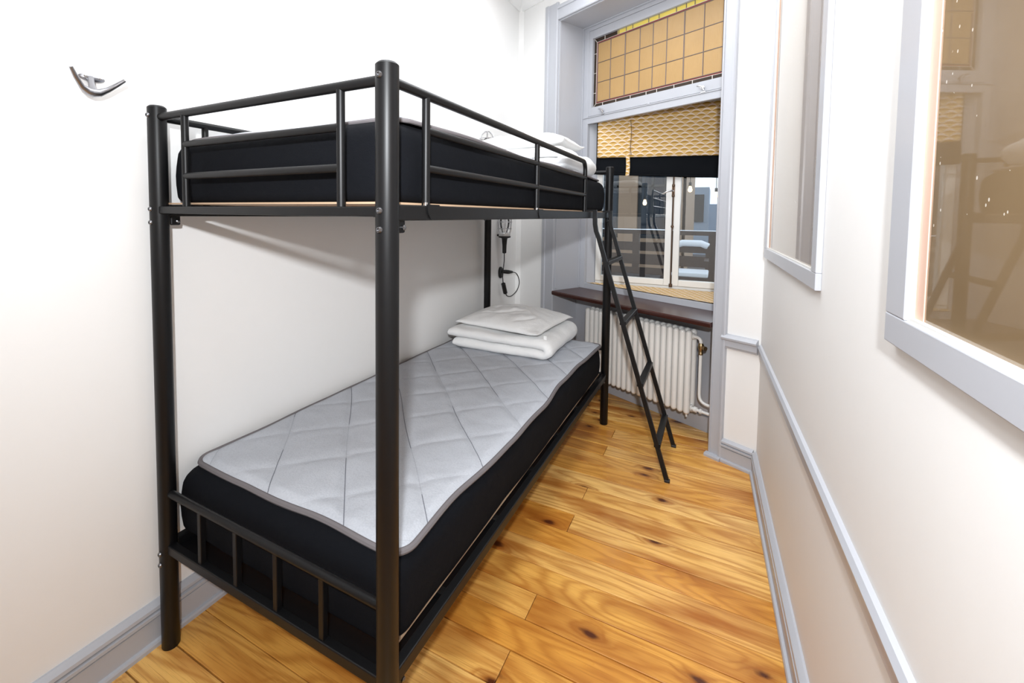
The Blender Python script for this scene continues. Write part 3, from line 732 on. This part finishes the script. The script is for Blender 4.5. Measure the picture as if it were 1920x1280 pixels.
def pillow(cx, cy, zb, sx, sy, h, rot, tilt, label, seed, sagz=.0):
    m = MB(); nu, nv = 72, 64
    ca, sa = math.cos(rot), math.sin(rot)
    def pt(u, v, top):
        a, b = 2*u-1, 2*v-1
        px = a*(1-.05*(1-a*a)*0-.06*(b*b)*(1-0)*(1-abs(a))*0)
        # pulled-in sides between pointed corners
        ex = 1-.055*(1-b*b); ey = 1-.07*(1-a*a)
        X, Y = a*ex*sx/2, b*ey*sy/2
        pr = ((1-abs(a)**2.4)*(1-abs(b)**2.4))
        t = max(0, pr)**.55
        X2, Y2 = X*ca-Y*sa, X*sa+Y*ca
        wr = .014*nz(X, Y, 0, 7, seed)+.008*nz(X, Y, 0, 16, seed+3)
        for (qx, qy, an, ln) in ((-.05, -.08, .5, .16), (.10, .02, -.7, .14), (-.12, .10, 1.2, .12), (.14, -.13, .9, .10)):   # soft creases
            du, dv = (X-qx)*math.cos(an)+(Y-qy)*math.sin(an), -(X-qx)*math.sin(an)+(Y-qy)*math.cos(an)
            wr -= .013*math.exp(-(dv/.014)**2)*max(0, 1-(du/ln)**2)
        zt = h*.62*t+wr*t
        zl = -h*.38*t
        z = (zt if top else zl)+h*.38+tilt[0]*X+tilt[1]*Y+.012*(abs(a*b))**3*nz(a*3, b*3, 1, 1, seed)*2
        return (cx+X2, cy+Y2, max(zb+.0005, zb+z))
    m.grid(nu, nv, lambda u, v: pt(u, v, True)); m.grid(nu, nv, lambda u, v: pt(u, v, False))
    # weld borders via bmesh in build: do it here
    o = m.build('pillow', M['linen'], angle=75)
    import bmesh
    bm = bmesh.new(); bm.from_mesh(o.data); bmesh.ops.remove_doubles(bm, verts=bm.verts, dist=.0008); bmesh.ops.recalc_face_normals(bm, faces=bm.faces); bm.to_mesh(o.data); bm.free()
    return tag(o, label, 'pillow', 'white pillows on the bunks')
duvet(.115, .745, 1.535, 2.10, .550, .056, 'thick white folded duvet lying on the lower bunk topper', 4, slant=.03)
p1 = pillow(.42, 1.83, .655, .57, .51, .105, R(-6), (0, .03), 'white pillow on the folded duvet of the lower bunk', 5)
tg = MB().box(.695, .712, 1.588, 1.592, .655, .682); tg.build('care_tag', M['linen'], p1, smooth=False)
duvet(.12, .85, 1.42, 2.09, 1.580, .055, 'white folded duvet at the window end of the upper bunk', 14, slant=.0)
pillow(.50, 1.76, 1.690, .60, .56, .125, R(4), (.04, .04), 'white pillow on the folded duvet of the upper bunk', 15)

# ================================================================== RADIATOR
RT0, RT1 = .725, 1.545
rad = empty('radiator', WW((RT0+RT1)/2, -.09, 0), 'white column radiator in the niche below the mahogany sill', 'radiator')
ns = 20; pitch = (RT1-RT0)/ns
def section(t):
    m = MB()
    for of in (-.062, -.118):
        pr = [(0, .150)]
        for k in range(1, 7): a = PI/2*k/6; pr.append((.0185*math.sin(a), .150+.02*(1-math.cos(a))))
        pr += [(.0185, .645)]
        for k in range(1, 7): a = PI/2*k/6; pr.append((.0185*math.cos(a), .645+.02*math.sin(a)))
        m.lathe(pr, 12, lambda x, y, z, of=of: WW(t+x, of+y*1.12, z))
    for z in (.185, .625):
        m.box(t-.012, t+.012, -.13, -.05, z-.020, z+.020, WW)
        m.tube([WW(t-pitch/2, -.09, z), WW(t+pitch/2, -.09, z)], .018, 12)
    return m
s0 = section(RT0+pitch/2).build('section', M['radiator'], rad)
for k in range(1, ns):
    c = s0.copy(); col.objects.link(c); c.parent = rad; c.location = s0.location+E_*pitch*k
for t in (RT0+.10, RT1-.10):
    MB().box(t-.012, t+.012, -.25, -.08, .20, .22, WW).build('wall_bracket', M['radiator'], rad, smooth=False)
# supply pipe with brass valve, return pipe
def bend(p0, p1, p2, n=6):
    return [tuple(Vector(p0)*(1-t)**2+Vector(p1)*2*t*(1-t)+Vector(p2)*t*t) for t in [k/n for k in range(n+1)]]
pz = -.09
sp = [WW(RT1-.005, pz, .625), WW(RT1+.010, pz, .625)]+bend(WW(RT1+.012, pz, .625), WW(RT1+.040, pz, .625), WW(RT1+.040, pz, .595))
MB().tube(sp, .0105, 12).build('supply_elbow', M['radiator'], rad)
va = MB(); T = RT1+.040
va.lathe([(.012, .525), (.013, .535), (.010, .540), (.012, .555), (.016, .565), (.016, .585), (.011, .595)], 14, lambda x, y, z: WW(T+x, pz+y, z))
va.tube([WW(T, pz, .572), WW(T+.022, pz+.01, .572)], .008, 10); va.tube([WW(T+.022, pz+.01, .572), WW(T+.036, pz+.016, .572)], .013, 10)
va.build('valve', M['brass'], rad)
sp = [WW(T, pz, .53), WW(T, pz, .285)]+bend(WW(T, pz, .285), WW(T, pz, .235), WW(T+.055, pz, .235))+[WW(NRT-.002, pz, .235)]
MB().tube(sp, .0095, 12).build('supply_pipe', M['radiator'], rad)
rp = MB().tube([WW(RT1-.005, pz, .185), WW(NRT-.002, pz, .185)], .0095, 12)
rp.lathe([(.012, 0), (.017, .004), (.017, .02), (.012, .024)], 12, lambda x, y, z: WW(RT1+.008+z, pz+x, .185+y)); rp.lathe([(.011, 0), (.015, .003), (.015, .014), (.011, .017)], 12, lambda x, y, z: WW(RT1+.044+z, pz+x, .185+y))
rp.tube([WW(RT1-.02, pz+.028, .165), WW(RT1-.02, pz+.028, .135)], .006, 8)
rp.build('return_pipe', M['radiator'], rad)

# ================================================================== BLIND, CLOTH
bl = empty('roman_blind', (1.2, 2.87, 1.6), 'roman blind with mustard scallop print and black lining in the casement window', 'blind')
YB = YF-.045
def sheet(x0, x1, zt, zb0, zb1, y, amp, seed, bulge=0):
    def fn(u, v):
        x = x0+(x1-x0)*u; zb = zb0+(zb1-zb0)*u; z = zt+(zb-zt)*v
        return (x, y+amp*nz(x, 0, z, 5, seed)-bulge*math.sin(PI*v)*.5, z+(.004*nz(x, 0, 0, 9, seed)*v))
    return MB().grid(40, 24, fn)
sheet(.662, 1.79, 2.16, 1.803, 1.772, YB-.012, .006, 1).build('printed_cloth', M['scallop'], bl, solid=.0015)
def lining(u, v):
    x = .652+(1.79-.652)*u; zb = 1.672+(1.605-1.672)*u; z = 2.12+(zb-2.12)*v
    return (x, YB+.004-.014*max(0, v-.72)/.28*math.sin(min(1, (v-.72)/.28)*PI)+.003*nz(x, 0, z, 7, 4), z+.003*nz(x, 0, 0, 8, 2))
MB().grid(40, 30, lining).build('blackout_lining', M['blackout'], bl, solid=.0015)
MB().tube([(.655, YB-.002, 1.680), (1.785, YB-.002, 1.613)], .007, 10).build('bottom_rod', M['blackout'], bl)
def strap(u, v):
    z = 2.07+(1.652-2.07)*v; return (.893-.010*v+.028*u+.004*math.sin(v*9), YB-.030-.004*math.sin(v*7), z)
MB().grid(4, 24, strap).build('tie_strap', M['scallop'], bl, solid=.0015)
MB().tube([(.915, YB-.034, 2.075), (.922, YB-.036, 1.98), (.918, YB-.034, 1.86), (.925, YB-.035, 1.81)], .0015, 6).build('pull_cord', M['fence'], bl)
MB().tube([(1.575, YB-.026, 2.06), (1.572, YB-.028, 1.9), (1.574, YB-.027, 1.72)], .0015, 6).build('pull_cord', M['fence'], bl)
MB().box(.655, 1.795, YB-.012, YB+.025, 2.125, 2.165).build('headrail', M['trim_white'], bl, smooth=False)
cp = [WW(.53, FR-.008, 0), WW(1.65, FR-.008, 0), P3(1.80, YF-.02, 0), P3(.655, YF-.02, 0)]
cl = MB()
def cloth(u, v):
    a = cp[0].lerp(cp[1], u); b = cp[3].lerp(cp[2], u); q = a.lerp(b, v)
    edge = max(0, 1-v*12)
    return (q.x+.004*nz(q.x, q.y, 0, 12, 3), q.y+.004*nz(q.x, q.y, 0, 12, 5), .8015+.004*abs(nz(q.x, q.y, 0, 14, 8))+edge*.004)
cl.grid(60, 20, cloth)
tag(cl.build('sill_cloth', M['scallop_flat'], solid=.0012), 'mustard scallop print cloth lying on the inner sill of the casements', 'cloth')

# ================================================================== WALL LAMPS
def lamp(y, z, label, cable=True):
    o = empty('wall_lamp', (.0, y, z), label, 'lamp', 'caged inspection lamps on the left wall')
    X = .062
    def F(a, b, c): return (X+a, y+b, z+c)
    MB().lathe([(.010, 0), (.0155, .005), (.017, .06), (.021, .105), (.024, .118), (.047, .124), (.048, .134), (.0, .134)], 20, F).build('handle', M['plug'], o)
    MB().lathe([(.044, .134), (.046, .138), (.046, .156), (.034, .162), (0, .162)], 20, F).build('collar', M['collar'], o)
    MB().lathe([(.020, .162), (.024, .18), (.034, .205), (.040, .235), (.039, .258), (.030, .285), (.016, .300), (0, .305)], 20, F).build('bulb', M['bulb_glass'], o)
    cg = MB()
    for k in range(6):
        a = 2*PI*k/6; pts = []
        for (r, h) in ((.042, .15), (.053, .180), (.057, .235), (.055, .285), (.042, .325), (.016, .345)): pts.append(F(r*math.cos(a), r*math.sin(a), h))
        cg.tube(pts, .0024, 6)
    for (r, h) in ((.0545, .192), (.0575, .245), (.053, .295)): cg.tube([F(r*math.cos(2*PI*k/24), r*math.sin(2*PI*k/24), h) for k in range(24)], .0024, 6, closed=True)
    cg.tube([F(.016*math.cos(2*PI*k/12), .016*math.sin(2*PI*k/12), .345) for k in range(12)], .0024, 6, closed=True)
    cg.build('wire_cage', M['chrome'], o)
    MB().tube([(.0, y, z+.14), (.030, y, z+.14)], .008, 8).build('wall_arm', M['plug'], o)
    if cable:
        zb = .885
        br = MB().lathe([(0, 0), (.040, 0), (.040, .012), (.032, .020), (0, .022)], 20, lambda a, b, c: (c, y+.055+b*.8, zb+a*1.15)).build('socket', M['plug'], o)
        MB().tube([(.016, y+.06, zb+.008), (.048, y+.065, zb+.008), (.060, y+.09, zb+.004), (.060, y+.16, zb-.004)], [.014, .016, .016, .010], 12).build('plug', M['plug'], br)
        cb_ = MB(); pts = [F(0, 0, .005), (X, y, z-.06), (.055, y, z-.12), (.045, y+.01, z-.19), (.04, y+.035, z-.25)]
        cb_.tube(pts, .0038, 8)
        lp = [(.060, y+.15, zb-.004), (.060, y+.235, zb-.02), (.058, y+.30, zb-.065), (.055, y+.325, zb-.12), (.050, y+.285, zb-.175), (.045, y+.19, zb-.205), (.04, y+.115, zb-.195), (.038, y+.085, zb-.165)]
        sm = []
        for i in range(len(lp)-1):
            p0, p1_, p2, p3 = [Vector(lp[max(0, min(len(lp)-1, i+d))]) for d in (-1, 0, 1, 2)]
            for k in range(5):
                t = k/5; sm.append(tuple(.5*((2*p1_)+(p2-p0)*t+(2*p0-5*p1_+4*p2-p3)*t*t+(3*p1_-p0-3*p2+p3)*t**3)))
        sm.append(lp[-1]); cb_.tube(sm, .0038, 8); cb_.build('cable', M['plug'], o)
        MB().tube([(.04, y+.035, zb-.085), (.038, y+.082, zb-.165)], .017, 12).build('inline_switch', M['plug'], o)
    return o
lamp(2.435, 1.045, 'black inspection lamp with wire cage hung below the upper bunk', True)
lamp(2.12, 1.585, 'caged inspection lamp peeping up behind the upper bunk pillow', False)

# ================================================================== WALL HOOK
hk = empty('coat_hook', (.0, -.14, 1.655), 'satin nickel double coat hook on the left wall', 'hook')
HZ = 1.697
MB().lathe([(0, 0), (.0125, 0), (.013, .003), (.0115, .007), (.006, .010), (0, .0105)], 24, lambda a, b, c: (c, -.132+a*2.3, HZ+.008+b*.85)).build('back_plate', M['brushed'], hk)
sb = MB(); sb.tube([(.004, -.136, HZ+.004), (.020, -.140, HZ-.008), (.044, -.146, HZ-.038)], [.010, .0072, .009], 12); sb.build('stem', M['brushed'], hk)
ar = MB()
pts = [(.068, -.200, HZ+.010), (.060, -.188, HZ-.010), (.050, -.172, HZ-.030), (.044, -.158, HZ-.037), (.043, -.146, HZ-.039), (.044, -.132, HZ-.037), (.050, -.116, HZ-.026), (.058, -.099, HZ-.010), (.066, -.083, HZ+.006)]
ar.tube(pts, [.0045, .0058, .007, .010, .0122, .010, .007, .0058, .0045], 12); ar.build('prongs', M['brushed'], hk)
for yy in (-.149, -.115):
    MB().lathe([(0, 0), (.0032, 0), (.0026, .0015), (0, .002)], 10, lambda a, b, c, yy=yy: (.0085+c, yy+a, HZ+.009+b)).build('screw', M['chrome'], hk)

# ================================================================== OUTSIDE (seen through the casements)
GZ = .30
struct(MB().box(-8, 9, 3.2, 30, GZ-.2, GZ).build('ground', M['asphalt'], smooth=False), 'dark wet yard outside the window')
bd = empty('tan_building', (-1.8, 8, GZ), 'tan plastered house with tall dark windows across the yard', 'building')
fy = 7.6
fc = MB(); wins = [(-2.25, -1.75), (-1.35, -.85), (-.42, -.06), (.26, .74)]
xs = [-6]+[q for w_ in wins for q in w_]+[1.02]
for i in range(0, len(xs), 2): fc.box(xs[i], xs[i+1], fy, fy+.5, GZ, 5.5)
for a, b in wins: fc.box(a, b, fy, fy+.5, GZ, .95); fc.box(a, b, fy, fy+.5, 2.75, 5.5)
fc.box(1.0, 1.02, fy, fy+4, GZ, 5.5); fc.build('wall', M['plaster'], bd, smooth=False)
for a, b in wins:
    wf = MB().box(a, a+.05, fy+.1, fy+.16, .95, 2.75).box(b-.05, b, fy+.1, fy+.16, .95, 2.75).box(a, b, fy+.1, fy+.16, .95, 1.0).box(a, b, fy+.1, fy+.16, 2.7, 2.75).box((a+b)/2-.02, (a+b)/2+.02, fy+.1, fy+.16, 1.0, 2.7).box(a, b, fy+.1, fy+.16, 1.86, 1.90).build('window', M['darkframe'], bd, smooth=False)
    MB().box(a+.05, b-.05, fy+.13, fy+.14, 1.0, 2.7).build('pane', plain('dark house glass', (.02, .03, .045), .08), wf, smooth=False)
b2 = empty('grey_building', (3, 14, GZ), 'low blue grey house behind the tan one', 'building')
m = MB().box(.4, 1.32, 13, 15, GZ, 2.15).build('wall', M['bluegrey'], b2, smooth=False)
MB().box(1.32, 6, 13.5, 15, GZ, 1.70).build('annex_wall', M['bluegrey'], b2, smooth=False)
for x in (.55, .95): MB().box(x, x+.25, 12.96, 13.0, 1.2, 1.95).build('window', M['darkframe'], b2, smooth=False)
fe = empty('timber_fence', (.8, 5.2, GZ), 'dark timber fence with open rails outside the right casement', 'fence')
for x in (-1.2, -.3, .62, 1.05, 1.48, 2.4): MB().box(x-.04, x+.04, 5.2, 5.28, GZ, 1.16).build('post', M['fence'], fe, smooth=False)
for z, h in ((.36, .15), (.55, .15), (.74, .13), (.91, .11), (1.12, .05)): MB().box(-2.5, 3.2, 5.19, 5.21, z, z+h).build('rail', M['fence'], fe, smooth=False)
sn = MB().grid(60, 6, lambda u, v: (-2.5+5.7*u, 5.18+.12*v, 1.1765+.012*math.sin(PI*v)*(.2+.8*abs(nz(u*9, v, 0, 2, 1)))))
tag(sn.build('snow_ridge', M['snow'], solid=.004), 'thin ridge of snow along the top of the timber fence', 'snow')
ch = empty('garden_chair', (1.27, 4.35, GZ), 'white snow dusted garden chair outside the right casement', 'chair')
MB().box(1.13, 1.46, 4.15, 4.52, .745, .79).build('seat', M['snow'], ch, smooth=False, bevel=.012)
MB().tube([(1.13, 4.55, 1.03), (1.20, 4.56, 1.06), (1.38, 4.56, 1.06), (1.45, 4.55, 1.03)], .035, 10).build('backrest', M['snow'], ch)
for x in (1.15, 1.44):
    MB().box(x-.014, x+.014, 4.16, 4.19, GZ, .75).build('leg', M['fence'], ch, smooth=False)
    MB().box(x-.014, x+.014, 4.53, 4.56, GZ, 1.04).build('leg', M['fence'], ch, smooth=False)
    MB().box(x-.02, x+.02, 4.15, 4.55, .885, .91).build('armrest', M['fence'], ch, smooth=False)
for (x, y, z, lab) in ((.62, 5.9, 1.525, 'glowing warm bulb hanging outside the left casement'), (1.19, 5.9, 1.70, 'glowing warm bulb hanging beyond the middle of the right casement'), (1.50, 5.9, 1.62, 'glowing warm bulb hanging at the right edge of the right casement')):
    o = empty('hanging_bulb', (x, y, z-.05), lab, 'light bulb', 'string lights outside the window')
    MB().lathe([(0, -.030), (.018, -.024), (.028, 0), (.020, .026), (.012, .055), (0, .055)], 16, lambda a, b, c: (x+a, y+b, z+c)).build('globe', M['lit_bulb'], o)
    MB().cyl((x, y, z+.05), (x, y, z+.10), .017, 10).build('holder', M['cap'], o)
    MB().cyl((x, y, z+.10), (x, y, 2.80), .004, 6).build('cord', M['cap'], o)
cb2 = MB().tube([(-.6, fy+.02, 3.0), (0, 6.2, 2.86), (.62, 5.9, 2.80), (1.19, 5.9, 2.80), (1.5, 5.9, 2.80), (2.2, 5.9, 2.82), (3.2, 5.9, 2.9)], .008, 6)
wp = empty('string_light_wire', (3.2, 5.9, GZ), 'black wire and pole carrying the string lights outside', 'wire')
cb2.build('wire', M['cap'], wp); MB().cyl((3.2, 5.9, GZ), (3.2, 5.9, 3.0), .04, 10).build('pole', M['fence'], wp)
